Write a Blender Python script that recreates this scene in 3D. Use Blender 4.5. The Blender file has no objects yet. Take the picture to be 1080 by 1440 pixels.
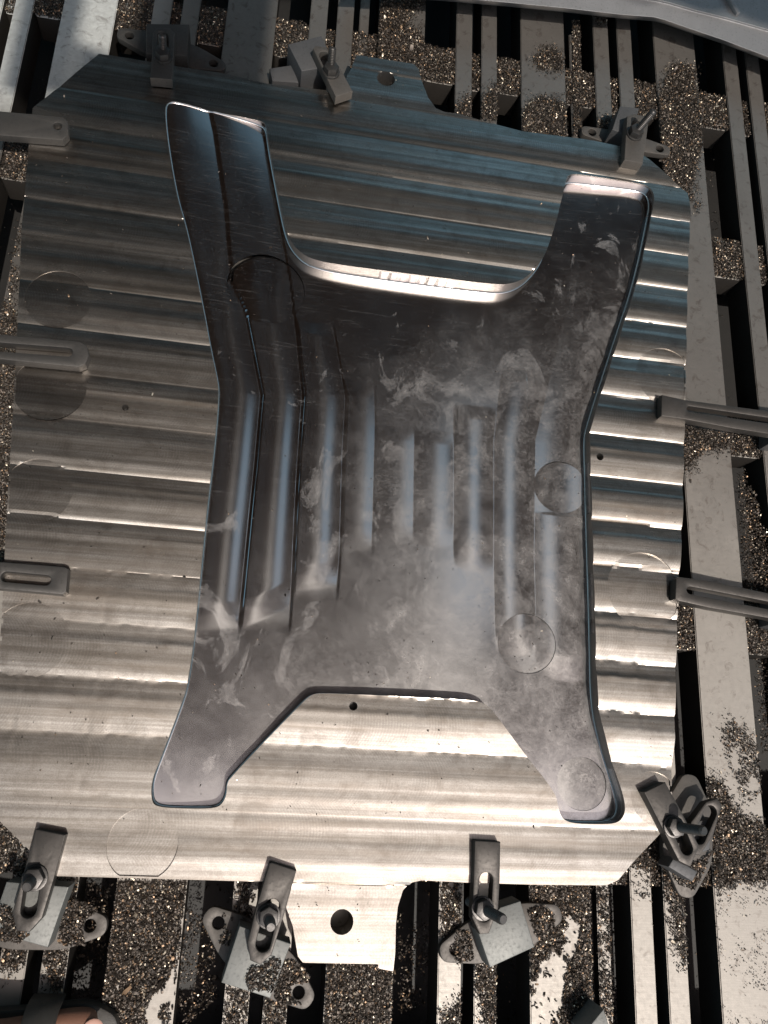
import bpy, bmesh, math, random
import numpy as np
from mathutils import Matrix, Vector

random.seed(7)
rng = np.random.default_rng(11)
scene = bpy.context.scene
col = scene.collection
R = math.radians

# ------------------------------------------------------------------ camera
CAM_H = 1.05
F_PX = 1120.0                                   # focal length in pixels of the 1080 x 1440 photograph
ROT = np.array([[0.9860448, -0.0856339, -0.1427670],
                [0.0414608, 0.9568579, -0.2875830],
                [0.1612346, 0.2776505, 0.9470552]])
cam_data = bpy.data.cameras.new('camera')
cam = bpy.data.objects.new('camera', cam_data)
col.objects.link(cam)
cam_data.sensor_fit = 'VERTICAL'
cam_data.sensor_height = 36.0
cam_data.lens = 36.0 * F_PX / 1440.0
cam_data.clip_start = 0.05
cam_data.clip_end = 400.0
m4 = Matrix([list(ROT[i]) for i in range(3)]).to_4x4()
m4.translation = Vector((0, 0, CAM_H))
cam.matrix_world = m4
scene.camera = cam

# ------------------------------------------------------------------ light
SUN = Vector((0.22, -0.42, 0.88)).normalized()
SUN_STRENGTH = 4.3
world = bpy.data.worlds.new('World')
scene.world = world
world.use_nodes = True
wn = world.node_tree
bg = wn.nodes['Background']
sky = wn.nodes.new('ShaderNodeTexSky')
sky.sky_type = 'NISHITA'
sky.sun_disc = False
sky.sun_elevation = math.asin(SUN.z)
sky.sun_rotation = math.atan2(SUN.x, SUN.y)
sky.dust_density = 3.2
sky.ozone_density = 0.0
hs = wn.nodes.new('ShaderNodeHueSaturation')
hs.inputs['Saturation'].default_value = 1.05
hs.inputs['Hue'].default_value = 0.46
wn.links.new(sky.outputs[0], hs.inputs['Color'])
wn.links.new(hs.outputs[0], bg.inputs['Color'])
bg.inputs['Strength'].default_value = 0.15
sun_data = bpy.data.lights.new('sun', 'SUN')
sun_data.energy = SUN_STRENGTH
sun_data.angle = R(0.5)
sun_data.color = (1.0, 0.94, 0.86)
sun = bpy.data.objects.new('sun', sun_data)
col.objects.link(sun)
sun.rotation_euler = SUN.to_track_quat('Z', 'Y').to_euler()
sun.location = SUN * 12
scene.view_settings.view_transform = 'Standard'
scene.view_settings.look = 'None'
scene.view_settings.exposure = 0.0
scene.view_settings.gamma = 1.0


# ------------------------------------------------------------------ measuring
def at(px, py, z=0.0):
    """Pixel of the photograph -> the point of the plane at height z that it shows."""
    d = ROT @ np.array([(px - 540.0) / F_PX, -(py - 720.0) / F_PX, -1.0])
    t = (z - CAM_H) / d[2]
    return (float(d[0] * t), float(d[1] * t))


def ats(pts, z=0.0):
    return [at(p[0], p[1], z) for p in pts]


# ------------------------------------------------------------------ helpers
def link(name, me, parent=None, mat=None):
    o = bpy.data.objects.new(name, me)
    col.objects.link(o)
    if parent is not None:
        o.parent = parent
    if mat is not None and me is not None and len(me.materials) == 0:
        me.materials.append(mat)
    return o


def tag(o, label, cat, group=None, kind=None):
    o['label'] = label
    if cat:
        o['category'] = cat
    if group:
        o['group'] = group
    if kind:
        o['kind'] = kind
    return o


def empty(name, loc, rz=0.0):
    o = bpy.data.objects.new(name, None)
    o.empty_display_size = 0.02
    col.objects.link(o)
    o.location = loc
    o.rotation_euler = (0, 0, rz)
    return o


def bm_mesh(bm, name, smooth=None):
    bmesh.ops.recalc_face_normals(bm, faces=bm.faces)
    me = bpy.data.meshes.new(name)
    bm.to_mesh(me)
    bm.free()
    if smooth is not None:
        me.polygons.foreach_set('use_smooth', [True] * len(me.polygons))
        me.set_sharp_from_angle(angle=R(smooth))
    return me


def box_bm(bm, x0, x1, y0, y1, z0, z1):
    v = [bm.verts.new(c) for c in ((x0, y0, z0), (x1, y0, z0), (x1, y1, z0), (x0, y1, z0),
                                   (x0, y0, z1), (x1, y0, z1), (x1, y1, z1), (x0, y1, z1))]
    for f in ((0, 3, 2, 1), (4, 5, 6, 7), (0, 1, 5, 4), (1, 2, 6, 5), (2, 3, 7, 6), (3, 0, 4, 7)):
        bm.faces.new([v[i] for i in f])


def box_mesh(name, x0, x1, y0, y1, z0, z1, bev=0.0, seg=2):
    bm = bmesh.new()
    box_bm(bm, x0, x1, y0, y1, z0, z1)
    if bev > 0:
        bmesh.ops.bevel(bm, geom=list(bm.edges), offset=bev, segments=seg, affect='EDGES', profile=0.6)
    return bm_mesh(bm, name, 35)


def prism_mesh(name, outline, holes, z0, z1, bev=0.0012, jitter=0.0):
    """Flat plate with holes: the outline and the holes are lists of (x, y)."""
    bm = bmesh.new()
    edges = []
    for loop in [outline] + list(holes):
        vs = [bm.verts.new((p[0], p[1], z1)) for p in loop]
        for i in range(len(vs)):
            edges.append(bm.edges.new((vs[i], vs[(i + 1) % len(vs)])))
    bmesh.ops.triangle_fill(bm, use_beauty=True, use_dissolve=False, edges=edges)
    faces = list(bm.faces)
    for f in faces:
        if f.normal.z < 0:
            f.normal_flip()
    res = bmesh.ops.extrude_face_region(bm, geom=faces)
    for g in res['geom']:
        if isinstance(g, bmesh.types.BMVert):
            g.co.z = z0
    bmesh.ops.recalc_face_normals(bm, faces=bm.faces)
    if bev > 0:
        be = [e for e in bm.edges if len(e.link_faces) == 2 and e.calc_face_angle(0) > R(60)
              and abs(e.verts[0].co.z - z1) < 1e-6 and abs(e.verts[1].co.z - z1) < 1e-6]
        bmesh.ops.bevel(bm, geom=be, offset=bev, segments=2, affect='EDGES', profile=0.5)
    return bm_mesh(bm, name, 30)


def ring(cx, cy, r, n=20, sx=1.0):
    return [(cx + r * sx * math.cos(2 * math.pi * i / n), cy + r * math.sin(2 * math.pi * i / n)) for i in range(n)]


def capsule(a, b, r, n=8):
    """Slot outline round the segment a-b."""
    ax, ay = a
    bx, by = b
    th = math.atan2(by - ay, bx - ax)
    out = []
    for i in range(n + 1):
        t = th - math.pi / 2 + math.pi * i / n
        out.append((bx + r * math.cos(t), by + r * math.sin(t)))
    for i in range(n + 1):
        t = th + math.pi / 2 + math.pi * i / n
        out.append((ax + r * math.cos(t), ay + r * math.sin(t)))
    return out


def rounded(pts, r, n=5):
    """Round the corners of a polygon with radius about r."""
    out = []
    m = len(pts)
    for i in range(m):
        p = np.array(pts[i]); a = np.array(pts[i - 1]); b = np.array(pts[(i + 1) % m])
        ri = r[i] if isinstance(r, (list, tuple)) else r
        if ri <= 0:
            out.append(tuple(p)); continue
        da = (a - p) / np.linalg.norm(a - p); db = (b - p) / np.linalg.norm(b - p)
        k = min(ri, 0.45 * np.linalg.norm(a - p), 0.45 * np.linalg.norm(b - p))
        p0 = p + da * k; p1 = p + db * k
        for j in range(n + 1):
            t = j / n
            q = (1 - t) ** 2 * p0 + 2 * t * (1 - t) * p + t * t * p1
            out.append((float(q[0]), float(q[1])))
    return out


def chaikin(pts, it=1, q=0.25):
    P = [np.array(p, float) for p in pts]
    for _ in range(it):
        N = []
        for i in range(len(P)):
            a = P[i]; b = P[(i + 1) % len(P)]
            N.append(a * (1 - q) + b * q); N.append(a * q + b * (1 - q))
        P = N
    return [tuple(p) for p in P]


def inside(poly, X, Y):
    poly = np.array(poly)
    r = np.zeros(X.shape, bool)
    n = len(poly)
    for i in range(n):
        x0, y0 = poly[i]; x1, y1 = poly[(i + 1) % n]
        if y0 == y1:
            continue
        c = ((y0 > Y) != (y1 > Y)) & (X < (x1 - x0) * (Y - y0) / (y1 - y0) + x0)
        r ^= c
    return r


def nearest(polys, X, Y):
    """distance to, and nearest point on, a set of closed polylines"""
    best = np.full(X.shape, 1e9); bx = X.copy(); by = Y.copy()
    for poly in polys:
        n = len(poly)
        for i in range(n):
            x0, y0 = poly[i]; x1, y1 = poly[(i + 1) % n]
            dx, dy = x1 - x0, y1 - y0
            L = dx * dx + dy * dy
            if L < 1e-14:
                continue
            t = np.clip(((X - x0) * dx + (Y - y0) * dy) / L, 0, 1)
            qx = x0 + t * dx; qy = y0 + t * dy
            d = (X - qx) ** 2 + (Y - qy) ** 2
            m = d < best
            best = np.where(m, d, best); bx = np.where(m, qx, bx); by = np.where(m, qy, by)
    return np.sqrt(best), bx, by


_G = np.random.default_rng(5).random((64, 64))


def vnoise(X, Y, s):
    """smooth value noise in 0..1, feature size s (metres)"""
    u = np.asarray(X) / s + 100.0; v = np.asarray(Y) / s + 100.0
    iu = np.floor(u).astype(int); iv = np.floor(v).astype(int)
    fu = u - iu; fv = v - iv
    fu = fu * fu * (3 - 2 * fu); fv = fv * fv * (3 - 2 * fv)
    g = lambda a, b: _G[a % 64, b % 64]
    return (g(iu, iv) * (1 - fu) + g(iu + 1, iv) * fu) * (1 - fv) + (g(iu, iv + 1) * (1 - fu) + g(iu + 1, iv + 1) * fu) * fv


def field_mesh(name, outline, holes, xs, ys, zf, zbot, warp=None, sharp=9, keep_wall=True, fr=None):
    """Sheet of grid cells cut cleanly by an outline and holes (cells' border vertices are moved onto it), with walls down to zbot."""
    NX, NY = len(xs), len(ys)
    X, Y = np.meshgrid(xs, ys)
    if fr is not None:
        X, Y = fr(X, Y)
    if warp is not None:
        X, Y = warp(X, Y)
    cx = (X[:-1, :-1] + X[1:, 1:] + X[1:, :-1] + X[:-1, 1:]) / 4
    cy = (Y[:-1, :-1] + Y[1:, 1:] + Y[1:, :-1] + Y[:-1, 1:]) / 4
    K = inside(outline, cx, cy)
    for h in holes:
        K &= ~inside(h, cx, cy)
    cnt = np.zeros((NY, NX), int)
    for a in (slice(0, -1), slice(1, None)):
        for b in (slice(0, -1), slice(1, None)):
            cnt[a, b] += K
    border = (cnt > 0) & (cnt < 4)
    D, BX, BY = nearest([outline] + list(holes), X[border], Y[border])
    X = X.copy(); Y = Y.copy()
    X[border] = BX; Y[border] = BY
    used = cnt > 0
    idx = np.full((NY, NX), -1); idx[used] = np.arange(used.sum())
    Z = zf(X, Y)
    V = np.stack([X[used], Y[used], Z[used]], 1)
    jj, ii = np.nonzero(K)
    F = np.stack([idx[jj, ii], idx[jj, ii + 1], idx[jj + 1, ii + 1], idx[jj + 1, ii]], 1)
    E = np.concatenate([F[:, [0, 1]], F[:, [1, 2]], F[:, [2, 3]], F[:, [3, 0]]])
    key = np.minimum(E[:, 0], E[:, 1]).astype(np.int64) * 10000000 + np.maximum(E[:, 0], E[:, 1])
    u, inv, c = np.unique(key, return_inverse=True, return_counts=True)
    B = E[c[inv] == 1]
    verts = V; faces = F
    nv = len(V)
    if keep_wall:
        bv = np.unique(B)
        mp = np.full(nv, -1); mp[bv] = np.arange(len(bv))
        top = V[bv]; bot = top.copy()
        bot[:, 2] = zbot(top[:, 0], top[:, 1]) if callable(zbot) else zbot
        verts = np.concatenate([V, top, bot])
        W = np.stack([nv + mp[B[:, 1]], nv + mp[B[:, 0]], nv + len(bv) + mp[B[:, 0]], nv + len(bv) + mp[B[:, 1]]], 1)
        faces = np.concatenate([F, W])
    me = bpy.data.meshes.new(name)
    me.vertices.add(len(verts)); me.vertices.foreach_set('co', verts.astype(np.float32).ravel())
    me.loops.add(4 * len(faces)); me.loops.foreach_set('vertex_index', faces.astype(np.int32).ravel())
    me.polygons.add(len(faces)); me.polygons.foreach_set('loop_start', np.arange(0, 4 * len(faces), 4, dtype=np.int32))
    me.update(calc_edges=True)
    me.validate()
    me.polygons.foreach_set('use_smooth', [True] * len(me.polygons))
    me.set_sharp_from_angle(angle=R(sharp))
    return me


# ------------------------------------------------------------------ materials
class NT:
    """small wrapper for building node trees"""
    def __init__(self, name):
        self.m = bpy.data.materials.new(name)
        self.m.use_nodes = True
        self.t = self.m.node_tree
        self.b = self.t.nodes['Principled BSDF']
        self.tc = self.t.nodes.new('ShaderNodeTexCoord').outputs['Object']

    def n(self, kind, **kw):
        nd = self.t.nodes.new(kind)
        for k, v in kw.items():
            setattr(nd, k, v)
        return nd

    def l(self, a, b):
        self.t.links.new(a, b)

    def scaled(self, s, rot=(0, 0, 0)):
        mp = self.n('ShaderNodeMapping')
        mp.inputs['Scale'].default_value = s
        mp.inputs['Rotation'].default_value = rot
        self.l(self.tc, mp.inputs['Vector'])
        return mp.outputs[0]

    def noise(self, scale=10, detail=5, rough=0.6, vec=None, dist=0.0):
        nd = self.n('ShaderNodeTexNoise')
        nd.inputs['Scale'].default_value = scale
        nd.inputs['Detail'].default_value = detail
        nd.inputs['Roughness'].default_value = rough
        nd.inputs['Distortion'].default_value = dist
        self.l(vec if vec is not None else self.tc, nd.inputs['Vector'])
        return nd.outputs['Fac']

    def ramp(self, fac, stops):
        nd = self.n('ShaderNodeValToRGB')
        e = nd.color_ramp.elements
        while len(e) < len(stops):
            e.new(0.5)
        for el, (p, c) in zip(e, stops):
            el.position = p
            el.color = (*c, 1) if isinstance(c, (tuple, list)) else (c, c, c, 1)
        self.l(fac, nd.inputs[0])
        return nd.outputs[0]

    def mix(self, fac, a, b):
        nd = self.n('ShaderNodeMix', data_type='RGBA')
        for sock, v in ((nd.inputs['Factor'], fac), (nd.inputs[6], a), (nd.inputs[7], b)):
            if hasattr(v, 'is_linked'):
                self.l(v, sock)
            elif isinstance(v, (tuple, list)):
                sock.default_value = (*v, 1)
            else:
                sock.default_value = v
        return nd.outputs[2]

    def math(self, op, a, b=0.0, clamp=False):
        nd = self.n('ShaderNodeMath', operation=op, use_clamp=clamp)
        for sock, v in ((nd.inputs[0], a), (nd.inputs[1], b)):
            if hasattr(v, 'is_linked'):
                self.l(v, sock)
            else:
                sock.default_value = v
        return nd.outputs[0]

    def set(self, key, v):
        s = self.b.inputs[key]
        if hasattr(v, 'is_linked'):
            self.l(v, s)
        elif isinstance(v, (tuple, list)) and len(v) == 3 and s.type == 'RGBA':
            s.default_value = (*v, 1)
        else:
            s.default_value = v

    def bump(self, h, strength=0.2, dist=0.001):
        nd = self.n('ShaderNodeBump')
        nd.inputs['Strength'].default_value = strength
        nd.inputs['Distance'].default_value = dist
        self.l(h, nd.inputs['Height'])
        self.l(nd.outputs[0], self.b.inputs['Normal'])

    def duller(self, colour, rough, share):
        """a second, dull lobe: the fine cutter marks scatter part of the light"""
        gl = self.n('ShaderNodeBsdfAnisotropic', distribution='BECKMANN')
        gl.inputs['Roughness'].default_value = rough
        self.l(colour, gl.inputs['Color'])
        ms = self.n('ShaderNodeMixShader'); ms.inputs[0].default_value = share
        self.l(self.b.outputs[0], ms.inputs[1]); self.l(gl.outputs[0], ms.inputs[2])
        self.l(ms.outputs[0], self.t.nodes['Material Output'].inputs['Surface'])

    def brushed(self, aniso, direction=(0, 1, 0)):
        c = self.n('ShaderNodeCombineXYZ')
        for i in range(3):
            c.inputs[i].default_value = direction[i]
        self.set('Anisotropic', aniso)
        self.l(c.outputs[0], self.b.inputs['Tangent'])


def mat_plate(name='milled_aluminium', mark_rough=0.525, grain_dir=(1, 0, 0)):
    k = NT(name)
    big = k.noise(1.0, 6, 0.62, k.scaled((4, 16, 6)))
    mid = k.noise(1.0, 5, 0.6, k.scaled((22, 42, 20)))
    streak = k.noise(1.0, 4, 0.65, k.scaled((5, 420, 5)))
    streak2 = k.noise(1.0, 4, 0.65, k.scaled((2.0, 85, 10), (0, 0, 0.0102)))
    stain = k.math('MULTIPLY', k.ramp(big, [(0.44, 0.0), (0.70, 1.0)]), k.ramp(mid, [(0.30, 0.25), (0.75, 1.0)]))
    line = k.noise(1.0, 3, 0.7, k.scaled((0.7, 300, 5), (0, 0, 0.0102)))
    c = k.mix(k.ramp(streak2, [(0.36, 0.0), (0.64, 1.0)]), (0.37, 0.338, 0.30), (0.63, 0.60, 0.56))
    c = k.mix(k.ramp(line, [(0.40, 0.45), (0.58, 0.0)]), c, (0.30, 0.265, 0.23))
    smudge = k.ramp(k.noise(1.0, 7, 0.72, k.scaled((26, 40, 20)), 0.6), [(0.47, 0.0), (0.70, 0.55)])
    c = k.mix(smudge, c, (0.19, 0.155, 0.125))
    c = k.mix(k.math('MULTIPLY', stain, 0.5), c, (0.24, 0.185, 0.14))
    ps = k.n('ShaderNodeSeparateXYZ'); k.l(k.tc, ps.inputs[0])
    yy = k.math('ADD', k.math('MULTIPLY', ps.outputs[0], 0.0102), ps.outputs[1])
    yy = k.math('SUBTRACT', k.math('MULTIPLY', k.math('FRACT', k.math('DIVIDE', k.math('ADD', yy, 0.6415), 0.0645)), 0.0645), 0.032)
    rad = k.math('SQRT', k.math('SUBTRACT', 0.0018, k.math('MULTIPLY', yy, yy)))
    arc = k.math('SINE', k.math('MULTIPLY', k.math('SUBTRACT', ps.outputs[0], rad), 1700.0))
    am = k.ramp(k.noise(14, 3, 0.5), [(0.48, 0.0), (0.62, 1.0)])
    c = k.mix(k.math('MULTIPLY', k.math('MULTIPLY', k.math('ADD', arc, 1.0), 0.11), am), c, (0.14, 0.125, 0.11))
    grain = k.noise(620, 3, 0.8)
    c = k.mix(k.ramp(grain, [(0.40, 0.38), (0.58, 0.0)]), c, (0.20, 0.18, 0.16))
    k.set('Base Color', c)
    k.set('Metallic', k.math('SUBTRACT', 1.0, k.math('MULTIPLY', stain, 0.06)))
    r = k.math('ADD', 0.17, k.math('MULTIPLY', streak2, 0.10))
    r = k.math('ADD', r, k.math('MULTIPLY', stain, 0.12))
    k.set('Roughness', r)
    k.brushed(0.45, grain_dir)
    speck = k.noise(900, 2, 0.5)
    h = k.math('ADD', k.math('MULTIPLY', streak, 0.6), k.math('MULTIPLY', speck, 0.5))
    k.bump(h, 0.12, 0.00005)
    k.duller(c, mark_rough, 0.48)
    return k.m


def mat_pocket():
    k = NT('pocket_aluminium')
    big = k.noise(6.5, 7, 0.62, None, 0.3)
    mid = k.noise(22, 6, 0.65)
    hair = k.ramp(k.noise(1.0, 5, 0.72, k.scaled((95, 130, 60), (0, 0, 0.5)), 3.2), [(0.40, 0.0), (0.60, 1.0)])
    fern = k.noise(60, 6, 0.72, None, 0.5)
    pos = k.n('ShaderNodeSeparateXYZ'); k.l(k.tc, pos.inputs[0])
    # dried coolant film: more of it towards the middle and the lower right of the pocket
    gx = k.math('MULTIPLY', k.math('ADD', pos.outputs[0], -0.22), 1.15)
    gy = k.math('MULTIPLY', k.math('SUBTRACT', 0.36, pos.outputs[1]), 0.45)
    top = k.math('MAXIMUM', k.math('MULTIPLY', k.math('SUBTRACT', pos.outputs[1], 0.50), 1.3), 0.0)
    w = k.math('SUBTRACT', k.math('ADD', k.math('ADD', gx, gy), 0.05), top)
    crust = k.noise(16, 8, 0.7, None, 0.2)
    film = k.math('ADD', k.math('ADD', k.math('ADD', 0.25, k.math('MULTIPLY', big, 0.5)), w), k.math('MULTIPLY', k.math('SUBTRACT', fern, 0.5), 0.25))
    film = k.ramp(film, [(0.30, 0.0), (0.56, 0.50), (0.95, 0.85)])
    soft = k.noise(9, 5, 0.6, None, 0.8)
    smear = k.noise(1.0, 7, 0.66, k.scaled((16, 11, 10), (0, 0, 0.7)), 0.9)
    film = k.math('MULTIPLY', film, k.ramp(soft, [(0.34, 0.45), (0.66, 1.15)]))
    patch = k.ramp(k.math('ADD', smear, k.math('MULTIPLY', w, 0.30)), [(0.525, 0.0), (0.55, 0.55), (0.70, 0.95)])
    hm = k.math('MAXIMUM', k.ramp(k.noise(7, 3, 0.5), [(0.42, 0.0), (0.58, 1.0)]), k.math('MULTIPLY', k.math('SUBTRACT', pos.outputs[0], 0.22), 8.0, True))
    film = k.math('MULTIPLY', film, k.math('SUBTRACT', 1.0, k.math('MULTIPLY', hm, k.math('MULTIPLY', k.math('SUBTRACT', 1.0, hair), 0.75))))
    film = k.math('MAXIMUM', film, k.math('MULTIPLY', patch, k.math('ADD', 0.6, k.math('MULTIPLY', hair, 0.4))))
    speck = k.ramp(k.noise(420, 2, 0.6), [(0.64, 0.0), (0.74, 1.0)])
    film2 = k.math('MAXIMUM', film, k.math('MULTIPLY', speck, 0.30))
    scr = None
    for (ang, th) in ((0.62, 0.665), (-0.5, 0.675), (1.45, 0.66)):
        q = k.ramp(k.noise(1.0, 2, 0.5, k.scaled((16, 380, 9), (0, 0, ang))), [(th, 0.0), (th + 0.03, 1.0)])
        scr = q if scr is None else k.math('MAXIMUM', scr, q)
    film2 = k.math('MAXIMUM', film2, k.math('MULTIPLY', scr, 0.10))
    grain = k.noise(190, 4, 0.75)
    mott = k.ramp(k.noise(38, 7, 0.75, None, 0.4), [(0.34, 0.35), (0.66, 1.25)])
    film2 = k.math('MULTIPLY', k.math('MULTIPLY', film2, mott), k.math('ADD', 0.35, k.math('MULTIPLY', grain, 1.3)))
    film2 = k.math('MULTIPLY', film2, 0.30, True)
    c = k.mix(film2, k.mix(mid, (0.43, 0.41, 0.405), (0.54, 0.525, 0.515)), (0.235, 0.205, 0.172))
    k.set('Base Color', c)
    k.set('Metallic', k.math('SUBTRACT', 1.0, film2))
    k.set('Specular IOR Level', 0.1)
    r = k.math('ADD', k.math('ADD', 0.11, k.math('MULTIPLY', mid, 0.07)), k.math('MULTIPLY', film2, 0.25))
    k.set('Roughness', r)
    k.brushed(0.5)
    cross = k.noise(1.0, 3, 0.6, k.scaled((25, 700, 10)))
    k.bump(k.math('ADD', k.math('MULTIPLY', cross, 0.6), k.math('MULTIPLY', fern, 0.25)), 0.10, 0.00004)
    # second, brushed lobe: the fine cutter lines stretch the sun's glint along the passes
    gl = k.n('ShaderNodeBsdfAnisotropic', distribution='BECKMANN')
    gl.inputs['Roughness'].default_value = 0.27
    gl.inputs['Anisotropy'].default_value = -0.70
    tg = k.n('ShaderNodeCombineXYZ'); tg.inputs[1].default_value = 1.0
    k.l(tg.outputs[0], gl.inputs['Tangent']); k.l(c, gl.inputs['Color'])
    ms = k.n('ShaderNodeMixShader'); ms.inputs[0].default_value = 0.02
    k.l(k.b.outputs[0], ms.inputs[1]); k.l(gl.outputs[0], ms.inputs[2])
    k.l(ms.outputs[0], k.t.nodes['Material Output'].inputs['Surface'])
    return k.m


def mat_slat():
    k = NT('worn_steel')
    big = k.noise(9, 6, 0.65)
    fine = k.noise(140, 4, 0.65)
    spots = k.ramp(k.noise(60, 6, 0.7, None, 0.8), [(0.55, 0.0), (0.66, 1.0)])
    c = k.mix(big, (0.19, 0.175, 0.16), (0.30, 0.282, 0.26))
    c = k.mix(k.math('MULTIPLY', fine, 0.5), c, (0.16, 0.14, 0.12))
    c = k.mix(k.math('MULTIPLY', spots, 0.45), c, (0.13, 0.11, 0.095))
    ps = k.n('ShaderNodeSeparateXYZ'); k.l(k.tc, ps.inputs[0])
    pale_mix = k.math('ADD', k.math('MULTIPLY', k.math('SUBTRACT', 0.52, ps.outputs[1]), 2.6), k.math('SUBTRACT', big, 0.5), True)  # paler towards the lower end of the slats, broken up by noise
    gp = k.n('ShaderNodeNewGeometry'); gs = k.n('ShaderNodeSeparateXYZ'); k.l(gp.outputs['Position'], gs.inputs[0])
    lit_patch = k.math('MULTIPLY', k.math('MULTIPLY', k.math('SUBTRACT', -0.18, gs.outputs[0]), 8.0, True), k.math('MULTIPLY', k.math('SUBTRACT', gs.outputs[1], 0.80), 8.0, True), True)  # sunlit patch on the top-left slats, painted into the colour
    pale_mix = k.math('MAXIMUM', pale_mix, lit_patch)
    pale_mix = k.math('MULTIPLY', pale_mix, k.math('ADD', 0.35, k.math('MULTIPLY', fine, 0.6)), True)
    c = k.mix(pale_mix, c, k.mix(lit_patch, (0.28, 0.258, 0.228), (0.62, 0.64, 0.62)))
    c = k.mix(k.math('MULTIPLY', spots, 0.5), c, (0.12, 0.10, 0.085))
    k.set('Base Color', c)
    k.set('Metallic', k.math('SUBTRACT', 0.85, k.math('MULTIPLY', pale_mix, 0.75)))
    k.set('Roughness', k.math('ADD', 0.38, k.math('MULTIPLY', fine, 0.22)))
    sc = k.noise(1.0, 3, 0.6, k.scaled((30, 500, 30), (0, 0, 0.3)))
    k.bump(k.math('ADD', k.math('MULTIPLY', sc, 0.4), k.math('MULTIPLY', fine, 0.6)), 0.3, 0.0005)
    return k.m


def mat_clamp(name, c0, c1, metal=0.7, rough=0.42):
    k = NT(name)
    big = k.noise(35, 6, 0.65)
    fine = k.noise(260, 4, 0.6)
    c = k.mix(big, c0, c1)
    c = k.mix(k.ramp(fine, [(0.55, 0.0), (0.75, 0.5)]), c, tuple(0.45 * v for v in c0))
    k.set('Base Color', c)
    k.set('Metallic', metal)
    k.set('Roughness', k.math('ADD', rough, k.math('MULTIPLY', fine, 0.2)))
    k.bump(k.math('ADD', fine, big), 0.25, 0.0006)
    return k.m


def mat_plain(name, c0, c1, rough=0.8, scale=8, metal=0.0, bump=0.2, bd=0.0004):
    k = NT(name)
    a = k.noise(scale, 6, 0.65)
    b = k.noise(scale * 9, 4, 0.6)
    k.set('Base Color', k.mix(k.math('MULTIPLY', k.math('ADD', a, b), 0.5), c0, c1))
    k.set('Roughness', rough)
    k.set('Metallic', metal)
    k.bump(k.math('ADD', a, b), bump, bd)
    return k.m


def mat_chips():
    k = NT('metal_chip')
    at_ = k.n('ShaderNodeAttribute', attribute_name='tint')
    k.set('Base Color', at_.outputs['Color'])
    k.set('Metallic', 0.6)
    k.set('Roughness', 0.45)
    return k.m


M_PLATE = mat_plate()
M_MARK = mat_plate('tool_mark_aluminium', 0.51, (0, 1, 0))
M_POCKET = mat_pocket()
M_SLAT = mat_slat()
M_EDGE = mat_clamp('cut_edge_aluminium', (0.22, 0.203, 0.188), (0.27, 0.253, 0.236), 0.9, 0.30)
M_CLAMP = mat_clamp('clamp_steel', (0.034, 0.031, 0.028), (0.078, 0.071, 0.065), 0.65, 0.40)
M_DARKCLAMP = mat_clamp('dark_clamp_steel', (0.042, 0.039, 0.036), (0.08, 0.075, 0.07), 0.6, 0.45)
M_MIDCLAMP = mat_clamp('brownish_clamp_steel', (0.06, 0.054, 0.048), (0.105, 0.096, 0.087), 0.5, 0.46)
M_BLOCK = mat_clamp('pale_block_steel', (0.115, 0.118, 0.112), (0.19, 0.193, 0.183), 0.45, 0.46)
M_GREYBLOCK = mat_clamp('grey_block_steel', (0.055, 0.055, 0.056), (0.09, 0.09, 0.092), 0.4, 0.5)
M_BOLT = mat_clamp('black_bolt_steel', (0.045, 0.043, 0.042), (0.10, 0.095, 0.09), 0.8, 0.32)
M_SHEET = mat_clamp('formed_sheet_metal', (0.22, 0.217, 0.22), (0.30, 0.297, 0.30), 0.75, 0.42)
M_CHIP = mat_chips()
M_TRAY = mat_plain('shade_black_tray', (0.006, 0.006, 0.006), (0.016, 0.014, 0.012), 0.6)  # near-black so the gaps between the slats read as shade
M_SIDE = mat_plain('dark_side_steel', (0.012, 0.011, 0.010), (0.035, 0.031, 0.027), 0.55, 30)  # near-black, for slat and spacer faces that don't point up
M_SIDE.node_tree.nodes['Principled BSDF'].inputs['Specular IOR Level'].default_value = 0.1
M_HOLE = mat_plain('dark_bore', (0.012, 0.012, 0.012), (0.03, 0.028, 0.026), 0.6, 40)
M_FLOOR = mat_plain('dusty_floor', (0.12, 0.09, 0.068), (0.20, 0.155, 0.12), 0.9, 3)
M_ROOF = mat_plain('added_roof_brown', (0.055, 0.037, 0.028), (0.095, 0.066, 0.05), 0.75, 3)
M_ROOF.node_tree.nodes['Principled BSDF'].inputs['Specular IOR Level'].default_value = 0.05
M_WALL = mat_plain('added_wall_brown', (0.11, 0.075, 0.06), (0.19, 0.14, 0.115), 0.9, 6)
M_SKIN = mat_plain('brown_skin', (0.11, 0.049, 0.030), (0.19, 0.092, 0.056), 0.6, 60, 0, 0.3, 0.0008)
M_NAIL = mat_plain('toe_nail', (0.36, 0.20, 0.155), (0.44, 0.27, 0.21), 0.3, 80, 0, 0.05)
M_SANDAL = mat_plain('dark_sandal_leather', (0.018, 0.016, 0.014), (0.045, 0.04, 0.034), 0.55, 60, 0, 0.3, 0.001)
M_CLOTH = mat_plain('dark_trouser_cloth', (0.03, 0.032, 0.04), (0.06, 0.062, 0.072), 0.95, 150)

# ------------------------------------------------------------------ ground, plus an unseen roof and wall added to shape the light
bm = bmesh.new()
box_bm(bm, -60, 60, -60, 60, -0.95, -0.85)
o = link('ground', bm_mesh(bm, 'ground'), None, M_FLOOR)
o['kind'] = 'structure'
ROOF_Z = 3.0


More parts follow.
